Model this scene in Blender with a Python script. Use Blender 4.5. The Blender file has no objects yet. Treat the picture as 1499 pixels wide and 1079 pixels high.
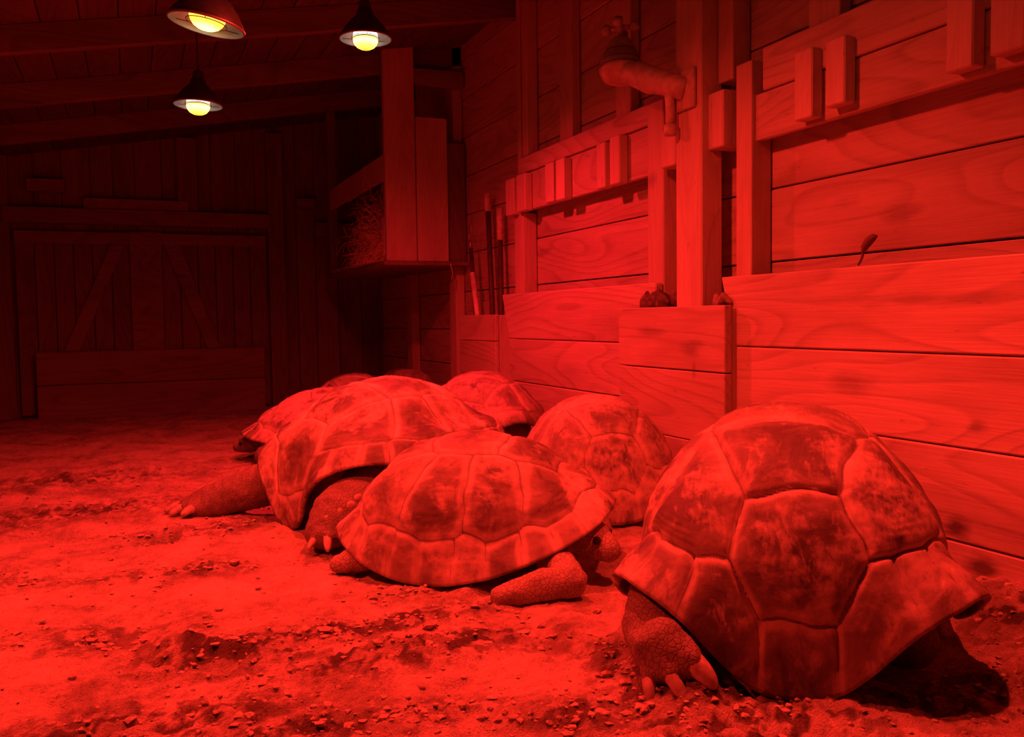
import bpy, bmesh, math, random
import numpy as np
from mathutils import Vector, Matrix

random.seed(7)
RS = np.random.RandomState(11)
scene = bpy.context.scene
COL = scene.collection
PI = math.pi
R = math.radians

# ---------------------------------------------------------------- camera
YAW, PITCH, ROLL, FPX = 23.2187, 3.1835, 0.8, 1300.0
EYE = Vector((0.0, 0.0, 0.84))
fw = Vector((math.sin(R(YAW)) * math.cos(R(PITCH)), math.cos(R(YAW)) * math.cos(R(PITCH)), -math.sin(R(PITCH))))
r0 = Vector((math.cos(R(YAW)), -math.sin(R(YAW)), 0))
u0 = r0.cross(fw)
rr = r0 * math.cos(R(ROLL)) - u0 * math.sin(R(ROLL))
uu = u0 * math.cos(R(ROLL)) + r0 * math.sin(R(ROLL))
cam = bpy.data.cameras.new('camera')
cam.sensor_fit = 'HORIZONTAL'
cam.sensor_width = 36.0
cam.lens = 36.0 * FPX / 1499.0
cam.clip_start = 0.05
cam.clip_end = 60
camo = bpy.data.objects.new('camera', cam)
COL.objects.link(camo)
camo.matrix_world = Matrix(((rr.x, uu.x, -fw.x, EYE.x), (rr.y, uu.y, -fw.y, EYE.y), (rr.z, uu.z, -fw.z, EYE.z), (0, 0, 0, 1)))
scene.camera = camo

vs = scene.view_settings
scene.display_settings.display_device = 'sRGB'
vs.view_transform = 'Standard'
vs.look = 'None'
vs.gamma = 1.0
vs.use_curve_mapping = False
vs.exposure = 0.0
scene.cycles.use_denoising = True
scene.cycles.max_bounces = 6
scene.cycles.diffuse_bounces = 4
scene.cycles.sample_clamp_indirect = 6.0
scene.cycles.caustics_reflective = False
scene.cycles.caustics_refractive = False

world = bpy.data.worlds.new('world')
scene.world = world
world.use_nodes = True
world.node_tree.nodes['Background'].inputs[0].default_value = (0.006, 0.0, 0.0, 1)
world.node_tree.nodes['Background'].inputs[1].default_value = 0.3


# ---------------------------------------------------------------- noise
_perm = RS.permutation(512)


def _grad(ix, iy, iz, fx, fy, fz):
    h = _perm[(_perm[(_perm[ix & 511] + iy) & 511] + iz) & 511]
    a = h * 2.399963
    b = (h % 17) / 8.0 - 1.0
    s = np.sqrt(np.maximum(0, 1 - b * b))
    return np.cos(a) * s * fx + np.sin(a) * s * fy + b * fz


def perlin(x, y, z=0.0):
    x = np.asarray(x, float)
    y = np.asarray(y, float)
    z = np.zeros_like(x) + z
    ix, iy, iz = np.floor(x).astype(int), np.floor(y).astype(int), np.floor(z).astype(int)
    fx, fy, fz = x - ix, y - iy, z - iz
    s = lambda t: t * t * t * (t * (t * 6 - 15) + 10)
    u, v, w = s(fx), s(fy), s(fz)
    out = 0
    for dx in (0, 1):
        for dy in (0, 1):
            for dz in (0, 1):
                g = _grad(ix + dx, iy + dy, iz + dz, fx - dx, fy - dy, fz - dz)
                out = out + g * (u if dx else 1 - u) * (v if dy else 1 - v) * (w if dz else 1 - w)
    return out * 1.6


def fbm(x, y, z=0.0, o=4, lac=2.1, g=0.5):
    a, s, f = 0, 1.0, 1.0
    for i in range(o):
        a = a + s * perlin(np.asarray(x) * f + i * 17.3, np.asarray(y) * f - i * 9.1, np.asarray(z) * f + i * 3.7)
        s *= g
        f *= lac
    return a


def smooth(a, b, x):
    t = np.clip((np.asarray(x, float) - a) / (b - a), 0, 1)
    return t * t * (3 - 2 * t)


# ---------------------------------------------------------------- object helpers
def tag(o, label=None, cat=None, group=None, kind=None):
    if label: o['label'] = label
    if cat: o['category'] = cat
    if group: o['group'] = group
    if kind: o['kind'] = kind
    return o


def empty(name, loc, rz=0.0):
    o = bpy.data.objects.new(name, None)
    o.empty_display_size = 0.1
    o.location = loc
    o.rotation_euler = (0, 0, rz)
    COL.objects.link(o)
    return o


def link(name, me, mat, parent=None, shade=True):
    o = bpy.data.objects.new(name, me)
    COL.objects.link(o)
    if mat is not None:
        me.materials.append(mat)
    if parent is not None:
        o.parent = parent
    if shade:
        me.polygons.foreach_set('use_smooth', [True] * len(me.polygons))
    return o


class MB:
    """collects shapes (world coordinates) and links them as one mesh"""

    def __init__(self):
        self.bm = bmesh.new()

    def box(self, x0, x1, y0, y1, z0, z1, bev=0.004):
        b = bmesh.new()
        bmesh.ops.create_cube(b, size=1)
        for v in b.verts:
            v.co = Vector((x0 if v.co.x < 0 else x1, y0 if v.co.y < 0 else y1, z0 if v.co.z < 0 else z1))
        self._add(b, bev)
        return self

    def prism(self, pts, axis, a0, a1, bev=0.004):
        """polygon pts extruded along axis (0,1,2) from a0 to a1; pts are the other two coordinates"""
        b = bmesh.new()
        ring = []
        for a in (a0, a1):
            vv = []
            for p in pts:
                c = [p[0], p[1]]
                c.insert(axis, a)
                vv.append(b.verts.new(c))
            ring.append(vv)
        b.faces.new(ring[0])
        b.faces.new(list(reversed(ring[1])))
        n = len(pts)
        for i in range(n):
            b.faces.new((ring[0][i], ring[1][i], ring[1][(i + 1) % n], ring[0][(i + 1) % n]))
        bmesh.ops.recalc_face_normals(b, faces=b.faces)
        self._add(b, bev)
        return self

    def _add(self, b, bev):
        if bev:
            bmesh.ops.bevel(b, geom=b.edges[:] , offset=bev, segments=1, affect='EDGES', profile=0.5)
        me = bpy.data.meshes.new('tmp')
        b.to_mesh(me)
        b.free()
        self.bm.from_mesh(me)
        bpy.data.meshes.remove(me)

    def tube(self, pts, rad, seg=8, cap=True):
        pts = [Vector(p) for p in pts]
        rads = rad if isinstance(rad, (list, tuple)) else [rad] * len(pts)
        rings = []
        prev = None
        for i, p in enumerate(pts):
            d = (pts[min(i + 1, len(pts) - 1)] - pts[max(i - 1, 0)]).normalized()
            if prev is None:
                s = d.orthogonal().normalized()
            else:
                s = (prev - d * prev.dot(d)).normalized()
            prev = s
            t = d.cross(s)
            rings.append([self.bm.verts.new(p + (s * math.cos(2 * PI * k / seg) + t * math.sin(2 * PI * k / seg)) * rads[i]) for k in range(seg)])
        for a, b in zip(rings, rings[1:]):
            for k in range(seg):
                self.bm.faces.new((a[k], a[(k + 1) % seg], b[(k + 1) % seg], b[k]))
        if cap:
            self.bm.faces.new(list(reversed(rings[0])))
            self.bm.faces.new(rings[-1])
        return self

    def lathe(self, prof, seg=32, origin=(0, 0, 0), rot=None):
        """prof: (r, z) list"""
        o = Vector(origin)
        rings = []
        for r, z in prof:
            ring = []
            for k in range(seg):
                p = Vector((max(r, 1e-5) * math.cos(2 * PI * k / seg), max(r, 1e-5) * math.sin(2 * PI * k / seg), z))
                if rot is not None: p = rot @ p
                ring.append(self.bm.verts.new(o + p))
            rings.append(ring)
        for a, b in zip(rings, rings[1:]):
            for k in range(seg):
                self.bm.faces.new((a[k], a[(k + 1) % seg], b[(k + 1) % seg], b[k]))
        return self

    def ball(self, c, r, sub=2, jit=0.0):
        res = bmesh.ops.create_icosphere(self.bm, subdivisions=sub, radius=1)
        rv = (r, r, r) if isinstance(r, (int, float)) else r
        for v in res['verts']:
            k = 1 + random.uniform(-jit, jit)
            v.co = Vector((c[0] + v.co.x * rv[0] * k, c[1] + v.co.y * rv[1] * k, c[2] + v.co.z * rv[2] * k))
        return self

    def build(self, name, mat, parent=None, shade=False):
        bmesh.ops.recalc_face_normals(self.bm, faces=self.bm.faces)
        me = bpy.data.meshes.new(name)
        self.bm.to_mesh(me)
        self.bm.free()
        if parent is not None:
            p = parent
            m = Matrix.Identity(4)
            while p is not None:
                m = (Matrix.Translation(p.location) @ p.rotation_euler.to_matrix().to_4x4()) @ m
                p = p.parent
            me.transform(m.inverted())
        return link(name, me, mat, parent, shade)


# ---------------------------------------------------------------- materials
def nt(name):
    m = bpy.data.materials.new(name)
    m.use_nodes = True
    t = m.node_tree
    t.nodes.clear()
    out = t.nodes.new('ShaderNodeOutputMaterial')
    return m, t, out


def N(t, typ, **kw):
    n = t.nodes.new(typ)
    for k, v in kw.items():
        setattr(n, k, v)
    return n


def math_(t, op, a, b=None, clamp=False):
    n = N(t, 'ShaderNodeMath', operation=op, use_clamp=clamp)
    for i, v in enumerate((a, b)):
        if v is None: continue
        if isinstance(v, (int, float)):
            n.inputs[i].default_value = v
        else:
            t.links.new(v, n.inputs[i])
    return n.outputs[0]


def ramp(t, fac, stops):
    n = N(t, 'ShaderNodeValToRGB')
    e = n.color_ramp.elements
    while len(e) < len(stops): e.new(0.5)
    for el, (p, c) in zip(e, stops):
        el.position = p
        el.color = (c, c, c, 1) if isinstance(c, (int, float)) else (*c, 1)
    t.links.new(fac, n.inputs[0])
    return n.outputs[0]


def mix(t, fac, a, b, mode='MIX'):
    n = N(t, 'ShaderNodeMix', data_type='RGBA', blend_type=mode)
    for sock, v in ((n.inputs[0], fac), (n.inputs[6], a), (n.inputs[7], b)):
        if isinstance(v, (int, float)):
            sock.default_value = v
        elif isinstance(v, tuple):
            sock.default_value = (*v, 1)
        else:
            t.links.new(v, sock)
    return n.outputs[2]


def noise(t, vec, scale, detail=4, rough=0.55, dist=0.0):
    n = N(t, 'ShaderNodeTexNoise')
    n.inputs['Scale'].default_value = scale
    n.inputs['Detail'].default_value = detail
    n.inputs['Roughness'].default_value = rough
    n.inputs['Distortion'].default_value = dist
    t.links.new(vec, n.inputs['Vector'])
    return n.outputs['Fac']


def finish(t, out, col, rough, height=None, bump=0.3, dist=0.01, spec=0.3, metallic=0.0):
    p = N(t, 'ShaderNodeBsdfPrincipled')
    if isinstance(col, tuple):
        p.inputs['Base Color'].default_value = (*col, 1)
    else:
        t.links.new(col, p.inputs['Base Color'])
    if isinstance(rough, (int, float)):
        p.inputs['Roughness'].default_value = rough
    else:
        t.links.new(rough, p.inputs['Roughness'])
    p.inputs['Specular IOR Level'].default_value = spec
    p.inputs['Metallic'].default_value = metallic
    if height is not None:
        b = N(t, 'ShaderNodeBump')
        b.inputs['Strength'].default_value = bump
        b.inputs['Distance'].default_value = dist
        t.links.new(height, b.inputs['Height'])
        t.links.new(b.outputs[0], p.inputs['Normal'])
    t.links.new(p.outputs[0], out.inputs[0])


def wood(name, axis, light, dark, knots=(), plane=(1, 2), grain=1.0):
    """sawn timber, grain along world axis; knots: (a, b, ra, rb) ellipses in the given plane of the world"""
    m, t, out = nt(name)
    geo = N(t, 'ShaderNodeNewGeometry')
    pos = geo.outputs['Position']
    oi = N(t, 'ShaderNodeObjectInfo')
    rnd = math_(t, 'ADD', geo.outputs['Random Per Island'], oi.outputs['Random'])
    off = N(t, 'ShaderNodeCombineXYZ')
    for i, k in enumerate((31.0, 47.0, 23.0)):
        t.links.new(math_(t, 'MULTIPLY', rnd, k), off.inputs[i])
    add = N(t, 'ShaderNodeVectorMath', operation='ADD')
    t.links.new(pos, add.inputs[0])
    t.links.new(off.outputs[0], add.inputs[1])
    def stretched(a, c):
        s = N(t, 'ShaderNodeVectorMath', operation='MULTIPLY')
        v = [c, c, c]
        v[axis] = a
        s.inputs[1].default_value = v
        t.links.new(add.outputs[0], s.inputs[0])
        return s.outputs[0]
    broad = noise(t, stretched(0.7, 4.5), 1.0, 3, 0.5, 0.4)
    wav = N(t, 'ShaderNodeTexNoise')
    rings = math_(t, 'FRACT', math_(t, 'MULTIPLY', noise(t, stretched(0.55, 3.2), 1.0, 1, 0.4, 0.2), 16.0))
    ringl = ramp(t, rings, [(0.0, 0.0), (0.55, 0.25), (0.86, 1.0), (1.0, 0.0)])
    fine = noise(t, stretched(4.0, 150.0), 1.0, 3, 0.6)
    patch = noise(t, stretched(1.6, 2.6), 1.0, 4, 0.6)
    t.nodes.remove(wav)
    f = math_(t, 'ADD', math_(t, 'MULTIPLY', broad, 0.55), math_(t, 'MULTIPLY', fine, 0.36))
    f = math_(t, 'SUBTRACT', f, math_(t, 'MULTIPLY', ringl, 0.17 * grain))
    f = math_(t, 'SUBTRACT', f, 0.05)
    f = math_(t, 'ADD', f, math_(t, 'MULTIPLY', patch, 0.35))
    f = math_(t, 'ADD', f, math_(t, 'MULTIPLY', rnd, 0.06))
    col = ramp(t, f, [(0.26, dark), (0.76, light)])
    if knots:
        sep = N(t, 'ShaderNodeSeparateXYZ')
        t.links.new(pos, sep.inputs[0])
        wob = math_(t, 'MULTIPLY', math_(t, 'SUBTRACT', noise(t, stretched(6.0, 26.0), 1.0, 3), 0.5), 1.6)
        tot = None
        for (a, b, ra, rb, *st) in knots:
            da = math_(t, 'DIVIDE', math_(t, 'SUBTRACT', sep.outputs[plane[0]], a), ra)
            db = math_(t, 'DIVIDE', math_(t, 'SUBTRACT', sep.outputs[plane[1]], b), rb)
            d = math_(t, 'SQRT', math_(t, 'ADD', math_(t, 'MULTIPLY', da, da), math_(t, 'MULTIPLY', db, db)))
            d = math_(t, 'ADD', d, wob)
            k = ramp(t, d, [(0.25, 1.0), (1.15, 0.0)])
            k = math_(t, 'MULTIPLY', k, st[0] if st else 0.45)
            tot = k if tot is None else math_(t, 'MAXIMUM', tot, k)
        col = mix(t, tot, col, tuple(c * 0.45 for c in dark))
    # small dark flecks
    fl = noise(t, stretched(14.0, 60.0), 1.0, 2)
    col = mix(t, ramp(t, fl, [(0.70, 0.0), (0.78, 0.5)]), col, tuple(c * 0.45 for c in dark))
    h = math_(t, 'ADD', math_(t, 'MULTIPLY', fine, 0.7), math_(t, 'MULTIPLY', ringl, -0.5))
    finish(t, out, col, 0.72, h, 0.35, 0.004, 0.25)
    return m


LW, DW = (0.62, 0.52, 0.42), (0.30, 0.23, 0.17)
M = {}
M['siding'] = wood('sawn siding timber', 1, (0.60, 0.50, 0.40), (0.30, 0.22, 0.16),
                   knots=((5.18, 1.26, 0.16, 0.035), (5.26, 1.27, 0.025, 0.05), (2.30, 1.18, 0.12, 0.04)))
M['kick'] = wood('kickboard timber', 1, LW, DW, knots=((2.05, 0.885, 0.34, 0.03), (1.925, 0.195, 0.065, 0.045, 1.0), (1.83, 0.085, 0.07, 0.07, 0.95), (1.86, 0.50, 0.05, 0.03), (2.35, 0.60, 0.14, 0.05)))
M['casing'] = wood('casing timber', 1, (0.58, 0.48, 0.38), DW, knots=((3.22, 0.70, 0.10, 0.055), (3.55, 0.77, 0.16, 0.025), (3.20, 0.61, 0.02, 0.05)))
M['upright'] = wood('upright timber', 2, (0.60, 0.50, 0.40), (0.34, 0.26, 0.19), grain=0.6, knots=((3.70, 1.50, 0.05, 0.05),))
M['post'] = wood('post timber', 2, (0.64, 0.54, 0.43), (0.36, 0.28, 0.20), grain=0.5)
M['block'] = wood('offcut timber', 2, (0.66, 0.56, 0.45), (0.40, 0.31, 0.23), grain=0.5)
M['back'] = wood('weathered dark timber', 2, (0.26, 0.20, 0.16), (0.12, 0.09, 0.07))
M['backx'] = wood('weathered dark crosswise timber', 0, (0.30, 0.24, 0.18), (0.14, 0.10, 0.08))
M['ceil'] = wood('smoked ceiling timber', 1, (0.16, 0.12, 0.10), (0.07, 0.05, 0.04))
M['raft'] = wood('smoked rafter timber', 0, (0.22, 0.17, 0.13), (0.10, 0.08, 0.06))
M['old'] = wood('old dim siding timber', 1, (0.30, 0.24, 0.19), (0.13, 0.10, 0.08))


def simple(name, col, rough=0.6, metallic=0.0, nscale=20.0, var=0.35, bump=0.2, spec=0.4):
    m, t, out = nt(name)
    tc = N(t, 'ShaderNodeTexCoord')
    n = noise(t, tc.outputs['Object'], nscale, 4)
    c = ramp(t, n, [(0.3, tuple(x * (1 - var) for x in col)), (0.7, tuple(min(1, x * (1 + var)) for x in col))])
    finish(t, out, c, rough, n, bump, 0.004, spec, metallic)
    return m


M['metal'] = simple('dull aluminium', (0.42, 0.40, 0.40), 0.45, 0.8, 30, 0.15, 0.05)
M['blackmetal'] = simple('dark painted metal', (0.05, 0.045, 0.045), 0.6)
M['brass'] = simple('worn pale casting', (0.50, 0.42, 0.34), 0.5, 0.0, 25, 0.25)
M['band'] = simple('dark joint ring', (0.14, 0.10, 0.08), 0.6)
M['darkwood'] = simple('dark stained handle', (0.07, 0.05, 0.045), 0.6)
M['palehandle'] = simple('pale handle grip', (0.62, 0.52, 0.44), 0.55)
M['rag'] = simple('dark crumpled cloth', (0.12, 0.085, 0.07), 0.9, 0, 30, 0.5, 0.6)
M['rag2'] = simple('brown crumpled cloth', (0.28, 0.2, 0.16), 0.9, 0, 30, 0.5, 0.6)
M['claw'] = simple('horn claw', (0.46, 0.37, 0.30), 0.5, 0, 40, 0.35, 0.3)
M['eye'] = simple('dark wet eye', (0.02, 0.015, 0.015), 0.1, 0, 5, 0.1, 0.0)
M['plastron'] = simple('plastron horn', (0.22, 0.17, 0.13), 0.7, 0, 14, 0.4)
M['hay'] = simple('dry hay', (0.72, 0.56, 0.36), 0.8, 0, 6, 0.4, 0.0)
M['leaf'] = simple('dry brown leaf', (0.16, 0.10, 0.07), 0.8)
M['clod'] = simple('damp sand clod', (0.40, 0.32, 0.24), 0.95, 0, 60, 0.4, 0.8, 0.05)


def emit(name, col, s):
    m, t, out = nt(name)
    e = N(t, 'ShaderNodeEmission')
    e.inputs[0].default_value = (*col, 1)
    e.inputs[1].default_value = s
    t.links.new(e.outputs[0], out.inputs[0])
    return m


def shell_mat(name, dark, mid, dust, amount, seed, seamlight=0.5):
    m, t, out = nt(name)
    tc = N(t, 'ShaderNodeTexCoord')
    mp = N(t, 'ShaderNodeMapping')
    mp.inputs['Location'].default_value = (seed * 3.1, seed * 1.7, seed * 2.3)
    t.links.new(tc.outputs['Object'], mp.inputs[0])
    v = mp.outputs[0]
    at = N(t, 'ShaderNodeAttribute', attribute_name='scute')
    sep = N(t, 'ShaderNodeSeparateColor')
    t.links.new(at.outputs['Color'], sep.inputs[0])
    seam, dist, rnd = sep.outputs[0], sep.outputs[1], sep.outputs[2]
    big = noise(t, v, 3.0, 5, 0.6, 0.6)
    med = noise(t, v, 9.0, 6, 0.65, 0.8)
    fin = noise(t, v, 55.0, 4, 0.6)
    # scuffed streaks
    st = N(t, 'ShaderNodeMapping')
    st.inputs['Scale'].default_value = (10, 55, 25)
    st.inputs['Rotation'].default_value = (0.3, 0.5, 0.6)
    t.links.new(v, st.inputs[0])
    streak = noise(t, st.outputs[0], 1.0, 4, 0.6, 1.2)
    # worn paler rim along each scute, dark areola in its middle
    f = math_(t, 'ADD', math_(t, 'MULTIPLY', math_(t, 'SUBTRACT', 1.0, dist), 0.26), math_(t, 'MULTIPLY', med, 0.75))
    f = math_(t, 'ADD', f, math_(t, 'MULTIPLY', rnd, 0.16))
    c = mix(t, ramp(t, f, [(0.44, 0.0), (0.70, 1.0)]), dark, mid)
    d = math_(t, 'ADD', math_(t, 'MULTIPLY', big, 0.75), math_(t, 'MULTIPLY', med, 0.45))
    d = math_(t, 'ADD', d, math_(t, 'MULTIPLY', streak, 0.22))
    d = math_(t, 'ADD', d, math_(t, 'MULTIPLY', fin, 0.10))
    d = math_(t, 'ADD', d, amount - 0.5)
    c = mix(t, ramp(t, d, [(0.70, 0.0), (0.84, 0.9)]), c, dust)
    scr = ramp(t, streak, [(0.66, 0.0), (0.72, 0.55)])
    c = mix(t, math_(t, 'MULTIPLY', scr, 0.6), c, dust)
    c = mix(t, ramp(t, fin, [(0.30, 0.35), (0.42, 0.0)]), c, tuple(x * 0.5 for x in dark))
    # pale band beside the seam, dark line in it
    c = mix(t, math_(t, 'MULTIPLY', ramp(t, seam, [(0.15, 0.0), (0.55, 1.0)]), math_(t, 'MULTIPLY', ramp(t, med, [(0.35, 0.25), (0.6, 1.0)]), seamlight)), c, tuple(min(1, x * 1.1) for x in dust))
    c = mix(t, ramp(t, seam, [(0.945, 0.0), (0.995, 0.7)]), c, tuple(x * 0.55 for x in dark))
    h = math_(t, 'ADD', math_(t, 'MULTIPLY', fin, 0.5), math_(t, 'MULTIPLY', med, 0.9))
    finish(t, out, c, ramp(t, d, [(0.5, 0.50), (0.9, 0.85)]), h, 0.35, 0.006, 0.35)
    return m


def skin_mat(name, base, dark, scale):
    m, t, out = nt(name)
    tc = N(t, 'ShaderNodeTexCoord')
    wob = N(t, 'ShaderNodeTexNoise')
    wob.inputs['Scale'].default_value = 14
    t.links.new(tc.outputs['Object'], wob.inputs['Vector'])
    vm = N(t, 'ShaderNodeVectorMath', operation='MULTIPLY_ADD')
    t.links.new(wob.outputs['Color'], vm.inputs[0])
    vm.inputs[1].default_value = (0.02, 0.02, 0.02)
    t.links.new(tc.outputs['Object'], vm.inputs[2])
    v = N(t, 'ShaderNodeTexVoronoi', feature='DISTANCE_TO_EDGE')
    v.inputs['Scale'].default_value = scale
    t.links.new(vm.outputs[0], v.inputs['Vector'])
    e = ramp(t, v.outputs['Distance'], [(0.0, 0.0), (0.06, 0.75), (0.2, 1.0)])
    n = noise(t, tc.outputs['Object'], 10, 5, 0.6)
    c = mix(t, ramp(t, n, [(0.35, 0.0), (0.7, 1.0)]), tuple(x * 0.7 for x in base), base)
    c = mix(t, math_(t, 'SUBTRACT', 1.0, e), c, dark)
    h = math_(t, 'ADD', e, math_(t, 'MULTIPLY', n, 0.6))
    finish(t, out, c, 0.8, h, 0.5, 0.004, 0.2)
    return m


M['skin'] = skin_mat('grey scaly skin', (0.30, 0.24, 0.19), (0.16, 0.12, 0.095), 80)
M['skinpale'] = skin_mat('dusty scaly skin', (0.44, 0.36, 0.28), (0.22, 0.17, 0.13), 75)


def sand_mat():
    m, t, out = nt('trampled sand')
    geo = N(t, 'ShaderNodeNewGeometry')
    p = geo.outputs['Position']
    at = N(t, 'ShaderNodeAttribute', attribute_name='damp')
    sep = N(t, 'ShaderNodeSeparateColor')
    t.links.new(at.outputs['Color'], sep.inputs[0])
    damp = sep.outputs[0]
    a = noise(t, p, 4.0, 6, 0.62, 0.5)
    b = noise(t, p, 30.0, 6, 0.7)
    g = noise(t, p, 170.0, 4, 0.7)
    f = math_(t, 'ADD', math_(t, 'MULTIPLY', math_(t, 'SUBTRACT', a, 0.19), 0.80), math_(t, 'MULTIPLY', b, 0.42))
    f = math_(t, 'ADD', f, math_(t, 'MULTIPLY', g, 0.34))
    f = math_(t, 'SUBTRACT', f, math_(t, 'MULTIPLY', damp, 0.44))
    c = ramp(t, f, [(0.26, (0.13, 0.10, 0.075)), (0.48, (0.36, 0.285, 0.215)), (0.70, (0.70, 0.575, 0.45))])
    speck = ramp(t, noise(t, p, 75.0, 3, 0.6), [(0.26, 0.7), (0.36, 0.0)])
    c = mix(t, speck, c, (0.10, 0.075, 0.055))
    h = math_(t, 'ADD', math_(t, 'MULTIPLY', b, 1.0), math_(t, 'MULTIPLY', g, 0.7))
    finish(t, out, c, 0.95, h, 1.0, 0.016, 0.05)
    return m


M['sand'] = sand_mat()

# ---------------------------------------------------------------- ground
# rough damp patches: x, y, rx, ry, strength
PATCH = [(0.045, 3.66, 0.10, 0.05, 1.0), (0.25, 2.30, 0.30, 0.13, 0.9), (0.62, 2.12, 0.34, 0.10, 1.0), (0.45, 2.36, 0.26, 0.10, 0.8), (0.70, 2.36, 0.25, 0.09, 0.7),
         (0.02, 1.95, 0.30, 0.16, 0.8), (0.30, 1.83, 0.22, 0.10, 0.6), (0.55, 1.78, 0.16, 0.07, 0.7), (0.86, 1.66, 0.16, 0.10, 0.6),
         (1.12, 1.60, 0.22, 0.16, 0.9), (1.20, 1.42, 0.40, 0.14, 0.8), (1.08, 1.84, 0.12, 0.18, 0.7), (0.10, 3.15, 0.26, 0.10, 0.6),
         (-0.10, 2.60, 0.30, 0.14, 0.5), (-0.20, 4.40, 0.50, 0.22, 0.7), (0.22, 3.75, 0.30, 0.14, 0.5), (-0.55, 3.3, 0.4, 0.2, 0.5), (-0.3, 5.3, 0.6, 0.3, 0.6),
         (1.72, 1.36, 0.30, 0.14, 0.5), (0.85, 2.62, 0.16, 0.06, 0.5), (2.15, 1.55, 0.25, 0.25, 0.6)]


def patch_amount(x, y):
    a = np.zeros_like(np.asarray(x, float))
    for (px, py, rx, ry, s) in PATCH:
        d = ((x - px) / rx) ** 2 + ((y - py) / ry) ** 2
        a = np.maximum(a, s * np.exp(-d))
    return a


def gh(x, y):
    x = np.asarray(x, float)
    y = np.asarray(y, float)
    pa = patch_amount(x, y)
    h = 0.022 * fbm(x * 1.7 + 3.1, y * 1.7, 0.3, 3)
    h = h + 0.012 * fbm(x * 7 + 1.7, y * 7, 1.9, 3) * (0.6 + pa)
    rid = 1 - np.abs(fbm(x * 11, y * 16, 5.2, 3))
    h = h + 0.028 * pa * rid + 0.014 * pa * fbm(x * 34, y * 34, 2.2, 2)
    h = h + (0.0062 + 0.005 * pa) * fbm(x * 26, y * 30, 7.7, 3) - 0.016 * smooth(0.30, 0.70, fbm(x * 5, y * 7, 11.0, 3))
    # bank of sand against the right wall and round the nearest animal's hind end
    h = h + 0.075 * np.exp(-(((x - 2.28) / 0.28) ** 2 + ((y - 1.50) / 0.45) ** 2))
    h = h + 0.035 * np.exp(-(((x - 1.98) / 0.14) ** 2 + ((y - 1.30) / 0.16) ** 2))
    h = h - 0.050 * np.exp(-(((x - 1.72) / 0.20) ** 2 + ((y - 1.62) / 0.16) ** 2))
    h = h + 0.030 * np.exp(-(((x - 1.08) / 0.10) ** 2 + ((y - 1.56) / 0.12) ** 2))
    # scraped hollows and a ridge of turned sand
    h = h - 0.095 * np.exp(-(((x - 0.045) / 0.085) ** 4 + ((y - 3.66) / 0.05) ** 4))
    h = h + 0.035 * np.exp(-(((x - 0.04) / 0.11) ** 2 + ((y - 3.75) / 0.045) ** 2))
    h = h + 0.045 * np.exp(-(((x - 0.09) / 0.10) ** 2 + ((y - 2.36) / 0.07) ** 2))
    h = h + 0.04 * np.exp(-(((x - 0.80) / 0.09) ** 2 + ((y - 2.86) / 0.05) ** 2))
    return h


def axis_pts(segs):
    out = []
    for a, b, s in segs:
        out.extend(np.arange(a, b - 1e-6, s))
    out.append(segs[-1][1])
    return np.array(out)


gx = axis_pts([(-2.6, -0.9, 0.07), (-0.9, 2.46, 0.012), (2.46, 2.5, 0.04)])
gy = axis_pts([(-1.6, 1.1, 0.08), (1.1, 3.6, 0.0105), (3.6, 5.2, 0.02), (5.2, 9.2, 0.06)])
GX, GY = np.meshgrid(gx, gy)
GZ = gh(GX, GY)
nx, ny = len(gx), len(gy)
me = bpy.data.meshes.new('floor')
idx = np.arange(nx * ny).reshape(ny, nx)
quads = np.stack([idx[:-1, :-1], idx[:-1, 1:], idx[1:, 1:], idx[1:, :-1]], -1).reshape(-1, 4)
me.from_pydata(np.stack([GX, GY, GZ], -1).reshape(-1, 3).tolist(), [], quads.tolist())
pa = patch_amount(GX, GY)
damp = np.clip(pa * (0.35 + 0.9 * (fbm(GX * 18, GY * 22, 4.4, 3) > 0.05)) , 0, 1).reshape(-1)
ca = me.color_attributes.new('damp', 'FLOAT_COLOR', 'POINT')
cc = np.zeros((nx * ny, 4), np.float32)
cc[:, 0] = damp
cc[:, 3] = 1
ca.data.foreach_set('color', cc.reshape(-1))
fl = link('floor', me, M['sand'])
tag(fl, 'trampled pale sand covering the whole floor', 'floor', kind='structure')

# loose clods of turned sand: nobody could count them
cl = MB()
cnt = 0
while cnt < 2600:
    if cnt % 4:
        px, py, rx, ry, s = random.choice(PATCH)
        x, y = random.gauss(px, rx * 0.7), random.gauss(py, ry * 0.7)
    else:
        x, y = random.uniform(-0.9, 1.3), random.uniform(1.3, 5.0)
    if not (-0.95 < x < 2.3 and 1.15 < y < 6):
        cnt += 1
        continue
    r_ = abs(random.gauss(0, 0.0038)) + 0.0022
    if random.random() < 0.015: r_ *= 1.6
    z = float(gh(np.array([x]), np.array([y]))[0])
    cl.ball((x, y, z + r_ * 0.2), (r_ * random.uniform(0.8, 1.5), r_ * random.uniform(0.8, 1.5), r_ * random.uniform(0.45, 0.8)), 1, 0.42)
    cnt += 1
o = cl.build('sand_clods', M['clod'], None, False)
tag(o, 'crumbly clods of darker damp sand scattered over the trampled floor', 'sand clods', kind='stuff')


# ---------------------------------------------------------------- the room
def struct(o, label=None):
    tag(o, label, 'wall' if o.name.startswith('wall') else None, kind='structure')
    return o


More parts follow.
